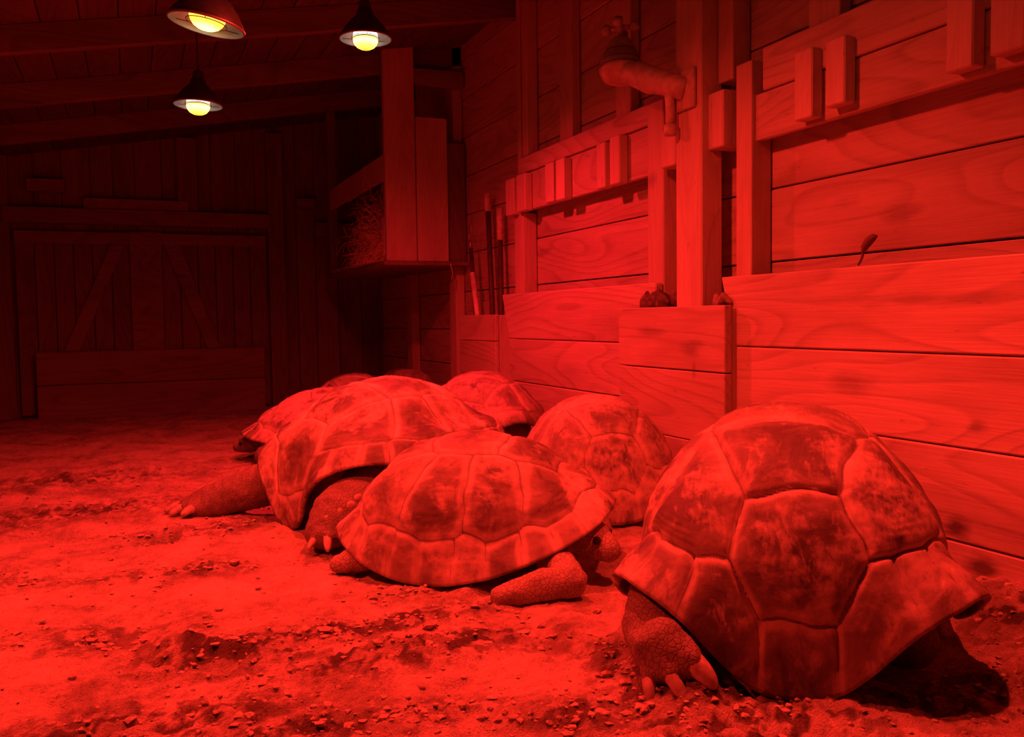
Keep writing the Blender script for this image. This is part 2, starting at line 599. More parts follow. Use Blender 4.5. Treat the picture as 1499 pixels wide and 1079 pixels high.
XS = 2.44                                     # face of the siding
XW = 2.60
wr = struct(empty('wall_right', (XS, 3.8, 0)), 'red-lit right wall of wide horizontal boards between upright studs')
wr['category'] = 'wall'
mb = MB()
seams = [0.0, 0.19, 0.475, 0.765, 1.060, 1.358, 1.655, 1.95, 2.25, 2.55, 2.85, 3.15]
for i, (a, b) in enumerate(zip(seams, seams[1:])):
    dx = random.uniform(-0.004, 0.004)
    mb.box(XS + dx, XS + 0.03 + dx, -1.6, 9.2, a + 0.0035, b - 0.0035, 0.003)
mb.build('siding', M['siding'], wr)
MB().box(XS + 0.03, XS + 0.06, -1.6, 9.2, 0, 3.2, 0).build('backing', M['ceil'], wr)
# horizontal boards nailed over the studs
for (y0, y1, z0, z1, x0, x1) in ((-1.5, 2.90, 1.735, 1.90, 2.345, 2.375), (-1.5, 2.955, 1.545, 1.73, 2.355, 2.385),
                                 (3.72, 5.32, 1.772, 1.872, 2.345, 2.375), (3.74, 5.50, 1.53, 1.766, 2.355, 2.385)):
    MB().box(x0, x1, y0, y1, z0, z1).build('cross_board', M['kick'], wr)
# studs (y0, y1, z0, z1, front x)
for (y0, y1, z0, z1, x0) in ((2.955, 3.055, 0.0, 1.87, 2.335), (3.60, 3.74, 0.0, 1.865, 2.335), (5.24, 5.38, 0.0, 1.52, 2.34),
                             (3.09, 3.19, 1.83, 3.1, 2.345), (4.62, 4.78, 1.88, 3.1, 2.38), (3.97, 4.12, 1.88, 3.1, 2.38), (5.20, 5.28, 1.88, 3.1, 2.36), (5.31, 5.36, 1.6, 3.1, 2.36),
                             (2.52, 2.68, 1.905, 3.1, 2.38), (1.2, 1.35, 1.905, 3.1, 2.38), (6.6, 6.75, 0, 3.1, 2.36), (7.8, 7.95, 0, 3.1, 2.36)):
    MB().box(x0, 2.436, y0, y1, z0, z1).build('stud', M['upright'], wr)

# back wall with its double door
wb = struct(empty('wall_back', (0, 9.1, 0)), 'dark timber back wall behind the double door')
mb = MB()
x = -2.6
while x < 2.5:
    w = random.uniform(0.17, 0.24)
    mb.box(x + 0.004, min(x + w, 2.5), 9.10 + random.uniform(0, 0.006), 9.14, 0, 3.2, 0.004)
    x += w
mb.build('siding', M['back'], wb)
for (x0, x1, z0, z1, yy) in ((-1.0, 1.30, 1.76, 1.90, 9.0), (-0.35, 0.55, 1.90, 2.00, 9.02), (1.75, 2.5, 1.70, 1.84, 9.02), (-2.6, -1.1, 1.7, 1.85, 9.02)):
    MB().box(x0, x1, yy, 9.1, z0, z1).build('header_board', M['backx'], wb)
for (x0, x1, z0, z1) in ((0.46, 0.64, 1.9, 2.6), (1.28, 1.44, 0, 2.7), (-1.12, -0.95, 0, 2.5)):
    MB().box(x0, x1, 9.03, 9.1, z0, z1).build('stud', M['back'], wb)
for (x0, x1, z0, z1) in ((-0.80, -0.50, 2.04, 2.15), (1.56, 1.74, 1.97, 2.07)):
    MB().box(x0, x1, 8.99, 9.1, z0, z1).build('cleat', M['backx'], wb)

d1 = struct(empty('door_1', (0.2, 9.05, 0)), 'dark double barn door with two diagonal braces meeting at the middle')
d1['category'] = 'door'
for s, x0, x1 in ((-1, -0.92, 0.02), (1, 0.30, 1.26)):
    mb = MB()
    n = 6
    for k in range(n):
        a = x0 + (x1 - x0) * k / n
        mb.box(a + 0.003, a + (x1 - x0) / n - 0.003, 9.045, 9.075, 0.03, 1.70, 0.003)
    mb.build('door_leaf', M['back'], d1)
    for z0, z1 in ((1.58, 1.69),):
        MB().box(x0, x1, 9.02, 9.045, z0, z1).build('rail', M['backx'], d1)
    if s < 0:
        pts = [(-0.02, 1.58), (0.03 - 0.17, 1.58), (-0.56, 0.60), (-0.43, 0.60)]
    else:
        pts = [(0.32, 1.58), (0.46, 1.58), (0.80, 0.60), (0.68, 0.60)]
    MB().prism(pts, 1, 9.015, 9.045).build('diagonal_brace', M['backx'], d1)
MB().box(0.02, 0.30, 9.02, 9.07, 0.03, 1.70).build('middle_post', M['backx'], d1)
dk = empty('threshold_board', (0.2, 8.95, 0))
tag(dk, 'wide dark kick board standing across the foot of the double door', 'board')
MB().box(-0.78, 1.20, 8.93, 8.97, -0.02, 0.30).box(-0.78, 1.20, 8.93, 8.97, 0.305, 0.60).build('board', M['backx'], dk)
for xx in (-0.7, 1.12):
    MB().box(xx - 0.04, xx + 0.04, 8.97, 9.01, -0.02, 0.58).build('support', M['back'], dk)

wl = struct(empty('wall_left', (-2.6, 3.8, 0)), 'dark left timber wall outside the view')
mb = MB()
for k in range(11):
    mb.box(-2.64, -2.60 + random.uniform(-.004, .004), -1.6, 9.2, k * 0.28 + 0.003, k * 0.28 + 0.277, 0.003)
mb.build('siding', M['old'], wl)
wf = struct(empty('wall_front', (0, -1.6, 0)), 'dark timber wall behind the viewer')
mb = MB()
for k in range(11):
    mb.box(-2.64, 2.5, -1.64, -1.6, k * 0.28 + 0.003, k * 0.28 + 0.277, 0.003)
mb.build('siding', M['backx'], wf)


def cz(x):
    return 2.34 + 0.18 * (x + 1.0)


ce = struct(empty('ceiling', (0, 3.8, cz(0))), 'dark sloping plank ceiling')
mb = MB()
x = -2.66
while x < 2.55:
    x1 = x + 0.19
    mb.prism([(x + 0.003, cz(x)), (x1 - 0.003, cz(x1)), (x1 - 0.003, cz(x1) + 0.03), (x + 0.003, cz(x) + 0.03)], 1, -1.65, 9.2, 0.0)
    x = x1
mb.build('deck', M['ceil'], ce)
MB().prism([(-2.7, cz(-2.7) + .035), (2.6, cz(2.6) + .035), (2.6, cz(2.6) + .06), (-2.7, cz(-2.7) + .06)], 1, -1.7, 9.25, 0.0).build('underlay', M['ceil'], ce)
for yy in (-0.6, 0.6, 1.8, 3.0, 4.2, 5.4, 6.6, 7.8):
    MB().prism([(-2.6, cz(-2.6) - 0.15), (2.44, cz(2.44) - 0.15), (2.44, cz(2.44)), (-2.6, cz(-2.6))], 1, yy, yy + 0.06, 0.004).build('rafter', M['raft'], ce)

# ---------------------------------------------------------------- kick boards, casing, tool box, post
def panel(name, label, y0, y1, x0, zs, mat, slant=0.0):
    t = empty(name, (x0 + 0.04, (y0 + y1) / 2, 0))
    tag(t, label, 'kickboard')
    for i, (a, b) in enumerate(zip(zs, zs[1:])):
        mb = MB()
        top = i == len(zs) - 2
        dx = random.uniform(-0.002, 0.002)
        e = slant if top else 0
        mb.prism([(y0, a + 0.002), (y1 - 0.01, a + 0.002), (y1 - 0.01 + e, b - 0.002), (y0, b - 0.002)], 0, x0 + dx, x0 + 0.04 + dx, 0.005)
        mb.build('board', mat, t)
    return t


panel('kickboard_panel', 'long low panel of wide boards along the wall right of the boxed post base', -1.5, 3.02, 2.290, [-0.05, 0.145, 0.432, 0.715, 1.005], M['kick'], 0.085)
panel('kickboard_panel', 'low panel of wide boards between the tool box and the boxed post base', 3.60, 5.39, 2.290, [-0.05, 0.15, 0.437, 0.712, 1.005], M['kick'], 0.11)

bx = empty('post_casing', (2.30, 3.40, 0))
tag(bx, 'waist-high board casing around the foot of the timber post', 'casing')
for (a, b) in ((-0.05, 0.30), (0.303, 0.603), (0.608, 0.885)):
    MB().box(2.225, 2.262, 2.985, 3.84, a, b, 0.004).build('front_board', M['casing'], bx)
MB().box(2.263, 2.331, 2.99, 3.02, -0.05, 0.875).build('side_board', M['post'], bx)
MB().box(2.263, 2.284, 3.80, 3.83, -0.05, 0.875).build('side_board', M['post'], bx)
tb = empty('tool_box', (2.3, 5.95, 0))
tag(tb, 'narrow upright board box holding the long tool handles in the far corner', 'box')
for (a, b) in ((-0.05, 0.19), (0.193, 0.443), (0.446, 0.69), (0.694, 0.872)):
    MB().box(2.245, 2.272, 5.505, 6.21, a, b, 0.004).build('front_board', M['kick'], tb)
MB().box(2.273, 2.43, 5.51, 5.545, -0.05, 0.868).build('side_board', M['post'], tb)
MB().box(2.273, 2.43, 6.17, 6.205, -0.05, 0.868).build('side_board', M['post'], tb)
MB().box(2.41, 2.436, 6.0, 6.16, 0.0, 0.97).build('back_board', M['post'], tb)
MB().box(2.275, 2.405, 5.55, 6.165, 0.3, 0.32).build('bottom', M['post'], tb)

tp = MB().box(2.266, 2.375, 3.20, 3.395, -0.03, 2.79, 0.006).build('timber_post', M['post'])
tag(tp, 'thick square timber post rising from the board casing up past the valve', 'post')

# ---------------------------------------------------------------- blocks nailed on the cross boards
BL = [
    (5.295, 5.43, 1.515, 1.75, 'short upright wooden block at the far end of the wall board above the tool box'),
    (5.12, 5.25, 1.52, 1.755, 'short upright wooden block second from the far end of the wall board'),
    (4.715, 4.825, 1.525, 1.755, 'pale upright wooden block, farther of the close pair midway along the far board'),
    (4.575, 4.68, 1.522, 1.755, 'pale upright wooden block, nearer of the close pair midway along the far board'),
    (4.10, 4.19, 1.52, 1.755, 'narrow dim wooden block beside the stud left of the valve, farther of its pair'),
    (3.95, 4.05, 1.52, 1.765, 'dim wooden block beside the stud left of the valve, nearer of its pair'),
    (3.45, 3.57, 1.53, 1.70, 'stubby wooden block tucked behind the left side of the timber post'),
    (3.095, 3.20, 1.55, 1.785, 'bright wooden block between the timber post and the next stud'),
    (2.57, 2.665, 1.56, 1.81, 'wooden block on the near board, farther of the middle pair'),
    (2.41, 2.505, 1.575, 1.805, 'wooden block on the near board, nearer of the middle pair'),
    (1.90, 1.995, 1.565, 1.86, 'tall wooden block at top right, left one of the pair cut by the top edge'),
    (1.72, 1.845, 1.575, 1.86, 'tall wooden block in the top right corner of the view'),
]
for (y0, y1, z0, z1, lab) in BL:
    xb = 2.353 if not (3.05 < y0 < 3.6) else 2.434
    b = MB().box(2.300, xb, y0, y1, z0, z1, 0.005).build('wooden_block', M['block'])
    tag(b, lab, 'wooden block', 'blocks nailed along the wall boards')

# ---------------------------------------------------------------- valve fixture on the post
vx = empty('valve_fixture', (2.27, 3.30, 1.6))
tag(vx, 'pale bell-shaped valve with a lobed knob on a curved arm fixed to the timber post', 'valve')
bc = Vector((2.15, 3.67, 1.985))
tilt = Matrix.Rotation(R(-8), 3, 'X') @ Matrix.Rotation(R(4), 3, 'Y')
mb = MB()
mb.lathe([(0.0, -0.055), (0.045, -0.052), (0.085, -0.032), (0.100, 0.0), (0.103, 0.012), (0.098, 0.018), (0.096, 0.045), (0.088, 0.048), (0.085, 0.085), (0.076, 0.088), (0.070, 0.115), (0.054, 0.145), (0.034, 0.165), (0.022, 0.172), (0.0, 0.173)], 36, bc, tilt)
mb.build('bell', M['brass'], vx, True)
mb = MB()
for rr_, zz in ((0.0985, 0.019), (0.090, 0.048), (0.078, 0.0875)):
    mb.lathe([(rr_ - 0.006, zz - 0.004), (rr_ + 0.002, zz - 0.003), (rr_ + 0.002, zz + 0.003), (rr_ - 0.006, zz + 0.004)], 36, bc, tilt)
mb.build('ring', M['band'], vx, True)
mb = MB()
arm = [(2.15, 3.65, 1.985), (2.155, 3.61, 1.968), (2.17, 3.55, 1.945), (2.19, 3.48, 1.905), (2.215, 3.40, 1.875), (2.24, 3.34, 1.845), (2.258, 3.30, 1.825)]
mb.tube(arm, [0.035, 0.052, 0.060, 0.060, 0.054, 0.050, 0.050], 20)
mb.build('arm', M['brass'], vx, True)
mb = MB()
mb.box(2.246, 2.266, 3.23, 3.39, 1.74, 1.91, 0.006)
mb.build('mounting_plate', M['brass'], vx, True)
mb = MB()
mb.tube([(2.215, 3.37, 1.84), (2.222, 3.37, 1.78), (2.222, 3.37, 1.66)], [0.022, 0.022, 0.020], 14)
mb.tube([(2.222, 3.37, 1.685), (2.222, 3.37, 1.64)], [0.029, 0.029], 14)
mb.build('drop_pipe', M['brass'], vx, True)
hc = bc + tilt @ Vector((0, 0, 0.215))
mb = MB()
mb.tube([bc + tilt @ Vector((0, 0, 0.165)), hc + tilt @ Vector((0, 0, 0.055))], [0.013, 0.011], 12)
mb.build('stem', M['brass'], vx, True)
mb = MB()
for k in range(4):
    a = R(40 + 90 * k)
    dirv = tilt @ Vector((math.sin(a), math.cos(a), 0))
    mb.tube([hc, hc + dirv * 0.055], [0.012, 0.010], 10)
    c = hc + dirv * 0.068
    mb.ball(c, 0.026, 2)
mb.ball(hc, 0.024, 2)
mb.build('knob', M['brass'], vx, True)

# ---------------------------------------------------------------- bundles and leaf on the ledges
def lumpy(name, label, cat, center, size, mat, seed, n=9):
    random.seed(seed)
    mb = MB()
    for k in range(n):
        c = (center[0] + random.uniform(-.5, .5) * size[0], center[1] + random.uniform(-.5, .5) * size[1], center[2] + random.uniform(0.12, .55) * size[2])
        mb.ball(c, (size[0] * random.uniform(.3, .5), size[1] * random.uniform(.10, .22), size[2] * random.uniform(.16, .40)), 3, 0.05)
        if k % 3 == 0:
            mb.tube([(c[0], c[1] - size[1] * .25, c[2] - size[2] * .2), (c[0] - size[0] * .3, c[1], c[2] + size[2] * .3), (c[0], c[1] + size[1] * .28, c[2] - size[2] * .1)], [0.010, 0.016, 0.010], 8)
    o = mb.build(name, mat, None, True)
    rm = o.modifiers.new('r', 'REMESH')
    rm.mode = 'VOXEL'
    rm.voxel_size = 0.007
    sm = o.modifiers.new('s', 'SMOOTH')
    sm.iterations = 2
    dg = bpy.context.evaluated_depsgraph_get()
    m2 = bpy.data.meshes.new_from_object(o.evaluated_get(dg))
    o.modifiers.clear()
    old = o.data
    o.data = m2
    m2.polygons.foreach_set('use_smooth', [True] * len(m2.polygons))
    m2.name = name
    bpy.data.meshes.remove(old)
    tag(o, label, cat)
    return o


lumpy('cloth_bundle', 'dark crumpled cloth bundle on the casing left of the timber post', 'cloth', (2.285, 3.56, 0.868), (0.07, 0.22, 0.12), M['rag'], 3, 20)
lumpy('cloth_bundle', 'small brown crumpled cloth bundle right of the timber post behind the casing', 'cloth', (2.30, 3.10, 0.868), (0.05, 0.13, 0.075), M['rag2'], 5, 14)
mb = MB()
mb.tube([(2.305, 2.345, 1.008), (2.31, 2.335, 1.03), (2.31, 2.325, 1.06)], [0.004, 0.005, 0.006], 6)
mb.tube([(2.31, 2.328, 1.05), (2.31, 2.322, 1.068), (2.312, 2.305, 1.088), (2.314, 2.285, 1.100), (2.316, 2.272, 1.102)], [0.006, 0.013, 0.016, 0.012, 0.003], 10)
tag(mb.build('dried_leaf', M['leaf'], None, True), 'small dark curled leaf standing on top of the near kick boards', 'leaf')

# ---------------------------------------------------------------- tools
def tool(name, label, cat, p0, p1, r, m_shaft, grip=None, extra=None):
    t = empty(name, p0)
    tag(t, label, cat)
    a, b = Vector(p0), Vector(p1)
    k = 1 - (grip or 0)
    MB().tube([a, a.lerp(b, k)], r, 10).build('shaft', m_shaft, t, True)
    if grip:
        MB().tube([a.lerp(b, k), b], r * 1.25, 12).build('grip', M['palehandle'], t, True)
    if extra:
        for nm, mbx, mt in extra(a, b):
            mbx.build(nm, mt, t, True)
    return t


def fork(a, b):
    d = (b - a).normalized()
    out = []
    mb = MB()
    mb.tube([b, b + d * 0.06], [0.014, 0.008], 8)
    for s in (-1, 1):
        mb.tube([b + d * 0.05, b + d * 0.10 + Vector((0, 0.025 * s, 0)), b + d * 0.20 + Vector((0, 0.055 * s, 0))], [0.006, 0.005, 0.004], 6)
    out.append(('prongs', mb, M['metal']))
    return out


tool('long_handled_fork', 'dark long-handled tool with two thin metal prongs standing in the tool box', 'fork', (2.33, 6.00, 0.33), (2.30, 6.09, 1.36), 0.015, M['darkwood'], None, fork)
tool('broom_handle', 'dark tool handle with a pale top grip, taller of the two in the tool box', 'tool handle', (2.33, 5.72, 0.33), (2.36, 5.90, 1.73), 0.019, M['darkwood'], 0.09)
tool('broom_handle', 'dark tool handle with a long pale top grip, shorter one nearest the wall panel', 'tool handle', (2.33, 5.60, 0.33), (2.37, 5.70, 1.60), 0.018, M['darkwood'], 0.17)
tool('wooden_stick', 'short pale bare stick standing in the tool box beneath the fork', 'stick', (2.318, 5.86, 0.33), (2.288, 6.04, 1.18), 0.019, M['palehandle'])

# ---------------------------------------------------------------- hay manger
mg = empty('hay_manger', (2.1, 7.5, 1.27))
tag(mg, 'raised timber hay rack fixed in the dark far corner', 'hay rack')
MB().box(1.755, 2.43, 6.46, 8.6, 1.255, 1.285).build('floor_board', M['back'], mg)
MB().box(1.785, 2.02, 6.50, 6.56, 1.287, 2.95).build('post', M['upright'], mg)
MB().box(2.025, 2.27, 6.485, 6.525, 1.287, 2.37).build('end_board', M['post'], mg)
MB().box(1.79, 1.82, 6.565, 8.6, 1.90, 2.09).build('side_rail', M['upright'], mg)
MB().box(1.79, 1.82, 6.565, 8.6, 1.287, 1.33).build('lower_rail', M['upright'], mg)
MB().box(1.785, 1.82, 6.565, 6.64, 1.33, 1.62).build('cheek', M['post'], mg)
MB().box(2.02, 2.43, 6.52, 6.58, 2.62, 2.74).build('header', M['backx'], mg)
MB().box(1.78, 1.86, 8.52, 8.6, 1.287, 2.9).build('post', M['back'], mg)
MB().box(2.275, 2.43, 6.53, 6.56, 1.287, 2.2).build('end_board', M['back'], mg)
random.seed(21)
mb = MB()
for k in range(1500):
    y = 6.62 + abs(random.gauss(0, 0.40))
    x0 = 1.77 + random.uniform(0.0, 0.28)
    z0 = 1.31 + abs(random.gauss(0, 0.18))
    if y > 8.4: continue
    p = Vector((x0, y, min(z0, 1.85)))
    d = Vector((random.gauss(-0.5, 0.5), random.gauss(-0.1, 0.6), random.gauss(0.1, 0.6))).normalized()
    ln = random.uniform(0.10, 0.30)
    q = p + d * ln * 0.5 + Vector((0, 0, random.uniform(-.02, .03)))
    e = p + d * ln + Vector((0, 0, -random.uniform(0, .10)))
    e.x = max(e.x, 1.68)
    e.z = max(e.z, 1.292)
    q.z = max(q.z, 1.292)
    e.y = max(e.y, 6.58) if e.x > 1.78 else max(e.y, 6.42)
    mb.tube([p, q, e], [0.0022, 0.0019, 0.0012], 3, False)
tag(mb.build('hay', M['hay'], None, True), 'loose dry hay poking out of the raised rack', 'hay', kind='stuff')
mb = MB()
mb.tube([(2.27, 6.47, 1.287), (2.275, 6.455, 1.25), (2.285, 6.45, 1.20), (2.275, 6.45, 1.15)], 0.004, 5)
tag(mb.build('straw_strand', M['hay'], None, True), 'single bent straw dangling under the hay rack end', 'straw')


# ---------------------------------------------------------------- heat lamps
def heat_lamp(loc, label, tint, power, tilt=(0, 0), recess=0.0, rad=0.13, spot=164, blend=1.0):
    t = empty('heat_lamp', loc)
    t.rotation_euler = (R(tilt[0]), R(tilt[1]), 0)
    tag(t, label, 'heat lamp', 'red heat lamps under the ceiling')
    rot = t.rotation_euler.to_matrix()
    def add(name, mb, mat, par=None):
        bmesh.ops.recalc_face_normals(mb.bm, faces=mb.bm.faces)
        m_ = bpy.data.meshes.new(name)
        mb.bm.to_mesh(m_)
        mb.bm.free()
        return link(name, m_, mat, par or t)
    k = rad / 0.13
    prof = [(0.130 * k, 0.0), (0.132 * k, 0.004), (0.124 * k, 0.022), (0.102 * k, 0.055), (0.072 * k, 0.09), (0.045 * k, 0.115), (0.040 * k, 0.14), (0.033 * k, 0.145)]
    inner = [(max(r - 0.003, 0.001), z - 0.002) for r, z in reversed(prof)]
    shade = add('shade', MB().lathe(prof + [(max(r - 0.001, 0.001), z - 0.0007) for r, z in reversed(prof)], 48), M['blackmetal'])
    inner = [(max(r - 0.002, 0.001), z - 0.0012) for r, z in reversed(prof)]
    add('reflector', MB().lathe(inner + [(0.127 * k, -0.003), (0.132 * k, -0.003), (0.134 * k, 0.003), (0.131 * k, 0.006)], 48), M['metal'], shade)
    add('socket', MB().lathe([(0.0, 0.19), (0.022, 0.19), (0.03, 0.175), (0.033, 0.14), (0.030, 0.10), (0.0, 0.10)], 24), M['blackmetal'])
    c = recess
    neck = add('bulb_neck', MB().lathe([(0.018, 0.105 + c), (0.022, 0.09 + c), (0.038, 0.072 + c), (0.053, 0.048 + c), (0.0615, 0.022 + c), (0.0635, 0.004 + c)], 36), HOT)
    bulb = add('bulb', MB().lathe([(0.0635, 0.0 + c), (0.062, -0.014 + c), (0.056, -0.028 + c), (0.045, -0.041 + c), (0.028, -0.050 + c), (0.012, -0.053 + c), (0.0, -0.054 + c)], 36), GLOW)
    add('bulb_collar', MB().lathe([(0.0625, 0.005 + c), (0.0645, 0.004 + c), (0.0645, 0.0 + c), (0.0625, -0.001 + c)], 36), M['blackmetal'], bulb)
    mb = MB()
    ring = [(0.070 * math.cos(2 * PI * q / 28), 0.070 * math.sin(2 * PI * q / 28), 0.006) for q in range(29)]
    mb.tube(ring, 0.0016, 5, False)
    for q in range(3):
        a = 2 * PI * q / 3 + 0.4
        mb.tube([(0.070 * math.cos(a), 0.070 * math.sin(a), 0.006), (0.124 * k * math.cos(a), 0.124 * k * math.sin(a), 0.012)], 0.0016, 5, False)
    add('wire_guard', mb, M['blackmetal'], shade)
    top = Vector((loc[0], loc[1], cz(loc[0]) + 0.005))
    end = rot.inverted() @ (top - Vector(loc))
    mb = MB()
    s = Vector((0, 0, 0.185))
    mb.tube([s, s.lerp(end, 0.3) + Vector((0, 0, 0.02)), s.lerp(end, 0.7), end], 0.005, 6)
    add('cord', mb, M['blackmetal'])
    L = bpy.data.lights.new('heat_lamp_light', 'SPOT')
    L.energy = power
    L.color = tint
    L.spot_size = R(spot)
    L.spot_blend = blend
    L.shadow_soft_size = 0.035
    lo = bpy.data.objects.new('heat_lamp_light', L)
    COL.objects.link(lo)
    lo.parent = t
    lo.location = (0, 0, -0.095 + recess)
    return t


def bulb_mat():
    m, t, out = nt('glowing amber bulb face')
    tc = N(t, 'ShaderNodeTexCoord')
    sep = N(t, 'ShaderNodeSeparateXYZ')
    t.links.new(tc.outputs['Object'], sep.inputs[0])
    z = math_(t, 'MULTIPLY', sep.outputs[2], -18.0)
    c = ramp(t, z, [(0.0, (1.0, 0.50, 0.05)), (0.3, (1.0, 0.95, 0.40)), (0.75, (1.0, 0.75, 0.10)), (1.0, (1.0, 0.32, 0.02))])
    e = N(t, 'ShaderNodeEmission')
    t.links.new(c, e.inputs[0])
    e.inputs[1].default_value = 2.2
    t.links.new(e.outputs[0], out.inputs[0])
    return m


GLOW = bulb_mat()
HOT = emit('white-hot bulb neck', (1.0, 0.85, 0.75), 2.2)
ORANGE = (1.0, 0.028, 0.017)
PINK = (1.0, 0.013, 0.024)
heat_lamp((0.284, 3.352, 1.89), 'largest red heat lamp, tilted metal shade at the top left', ORANGE, 100, (4, 10), recess=0.035)
heat_lamp((1.149, 4.505, 2.27), 'red heat lamp with a level shade, rightmost of the three', PINK, 225, (0, 0), spot=176)
heat_lamp((0.394, 5.322, 2.06), 'smallest red heat lamp hanging lowest in the view, left of centre', ORANGE, 70, (0, 2))
heat_lamp((1.00, 2.80, 2.30), 'red heat lamp over the tortoises, above the top edge of the view', ORANGE, 215, (0, 0), spot=174)
heat_lamp((1.58, 1.72, 2.36), 'narrow-beamed red heat lamp right above the nearest tortoise, over the top edge of the view', ORANGE, 230, (0, 0), spot=84, blend=0.9)
heat_lamp((-0.60, 2.30, 2.05), 'red heat lamp over the empty sand, beyond the left edge of the view', ORANGE, 285, (0, 0))


# ---------------------------------------------------------------- tortoises
def shell_mesh(L, W, H, zr, flare, nt_, np_, seed, bulge, groove, front_scale=1.0, eps=0.86, apex=0.0):
    """carapace: apex up, x forward. zr / flare: lists of (degrees from the head end, value), same on both sides"""
    rs = np.random.RandomState(seed)
    s = np.concatenate([[0.0], np.linspace(0.012, 1, nt_)])
    ph = np.linspace(-PI, PI, np_, endpoint=False)
    S, P = np.meshgrid(s, ph, indexing='ij')
    ang = np.abs(np.degrees(P))
    zrp = np.interp(ang, [a for a, _ in zr], [v for _, v in zr])
    flp = np.interp(ang, [a for a, _ in flare], [v for _, v in flare])
    k = np.ones(9) / 9
    def blur(a):
        row = a[0]
        n = max(3, np_ // 60)
        e = np.concatenate([row[-n:], row, row[:n]])
        ker = np.ones(2 * n + 1) / (2 * n + 1)
        return np.convolve(e, ker, 'valid')[None, :] + np.zeros_like(a)
    zrp, flp = blur(zrp), blur(flp)
    th = S * PI / 2
    rf = np.sin(th) ** eps
    zf = np.maximum(np.cos(th), 0) ** eps
    ca, sa = np.cos(P), np.sin(P)
    n_ = 2.35
    rad = 1.0 / ((np.abs(ca) ** n_ + np.abs(sa) ** n_) ** (1 / n_))
    pear = 1 + 0.05 * (-ca)
    x = L / 2 * rad * ca * rf + apex * (1 - S ** 2)
    y = W / 2 * rad * sa * rf * pear
    w = smooth(0.45, 1.0, S)
    z = (H - 0.0) * zf * (1 - 0.0) + zrp * w * (1 - 0.35 * zf)
    z = np.minimum(z, H)
    e = np.clip((S - 0.80) / 0.20, 0, 1)
    out = flp * e ** 1.6
    x = x + ca * out
    y = y + sa * out
    z = z + flp * 0.45 * e ** 2.5
    # scutes
    U, V = S * ca, S * sa
    seeds = [(0.60, 0), (0.30, 0), (0.0, 0), (-0.31, 0), (-0.66, 0)]
    for sg in (1, -1):
        seeds += [(0.47, 0.48 * sg), (0.17, 0.585 * sg), (-0.13, 0.595 * sg), (-0.42, 0.39 * sg)]
    angs = [0, 180] + [sg * (14 + 14.2 * q) for sg in (1, -1) for q in range(11)]
    for a in angs:
        seeds.append((1.05 * math.cos(R(a)), 1.05 * math.sin(R(a))))
    sd = np.array(seeds) + rs.normal(0, 0.012, (len(seeds), 2))
    wob = 0.016
    U2 = U + wob * perlin(U * 7, V * 7, seed * 1.3)
    V2 = V + wob * perlin(U * 7 + 40, V * 7, seed * 2.3)
    D = (U2[..., None] - sd[:, 0]) ** 2 + (V2[..., None] - sd[:, 1]) ** 2
    o = np.argsort(D, axis=-1)
    i0, i1 = o[..., 0], o[..., 1]
    d0 = np.take_along_axis(D, o[..., :1], -1)[..., 0]
    best = np.full(S.shape, 9.0)
    for kx in (1, 2, 3):
        ik = o[..., kx]
        dk = np.take_along_axis(D, o[..., kx:kx + 1], -1)[..., 0]
        sep = np.sqrt(((sd[i0] - sd[ik]) ** 2).sum(-1))
        best = np.minimum(best, (dk - d0) / (2 * sep))
    rndv = rs.rand(len(seeds))
    # normals of the smooth form
    pos = np.stack([x, y, z], -1)
    du = np.gradient(pos, axis=0)
    dv = np.roll(pos, -1, 1) - np.roll(pos, 1, 1)
    nrm = np.cross(du, dv)
    nrm /= np.maximum(np.linalg.norm(nrm, axis=-1, keepdims=True), 1e-9)
    nrm[0] = (0, 0, 1)
    dm = best * L / 2
    is_m = (i0 >= 13)
    edge = 1 - smooth(0.94, 1.0, S)
    bl = (1 - np.exp(-dm / 0.045)) * np.where(is_m, 0.35, 1.0)
    disp = bulge * bl - groove * np.exp(-(dm / 0.0055) ** 2)
    disp += 0.0006 * np.sin(dm * 2 * PI / 0.017) * np.exp(-((dm - 0.05) / 0.05) ** 2) * smooth(-0.2, 0.3, perlin(U * 4, V * 4, 9.0))
    disp += 0.006 * fbm(x * 6, y * 6, z * 6 + seed, 3) + 0.0018 * fbm(x * 28, y * 28, z * 28 + seed, 2)
    pos = pos + nrm * (disp * (0.25 + 0.75 * edge))[..., None]
    pos[0] = pos[0].mean(0)
    verts = np.concatenate([pos[0, :1], pos[1:].reshape(-1, 3)])
    nr = len(s) - 1
    id_ = 1 + np.arange(nr * np_).reshape(nr, np_)
    faces = [(0, int(id_[0, j]), int(id_[0, (j + 1) % np_])) for j in range(np_)]
    nxt = np.roll(id_, -1, 1)
    faces += np.stack([id_[:-1], id_[1:], nxt[1:], nxt[:-1]], -1).reshape(-1, 4).tolist()
    m_ = bpy.data.meshes.new('shell')
    m_.from_pydata(verts.tolist(), [], faces)
    col = np.zeros(S.shape + (4,), np.float32)
    col[..., 0] = np.exp(-(dm / 0.015) ** 2)
    col[..., 1] = np.clip(dm / 0.10, 0, 1)
    col[..., 2] = rndv[i0]
    col[..., 3] = 1
    flat = np.concatenate([col[0, :1], col[1:].reshape(-1, 4)])
    at = m_.color_attributes.new('scute', 'FLOAT_COLOR', 'POINT')
    at.data.foreach_set('color', flat.reshape(-1))
    return m_


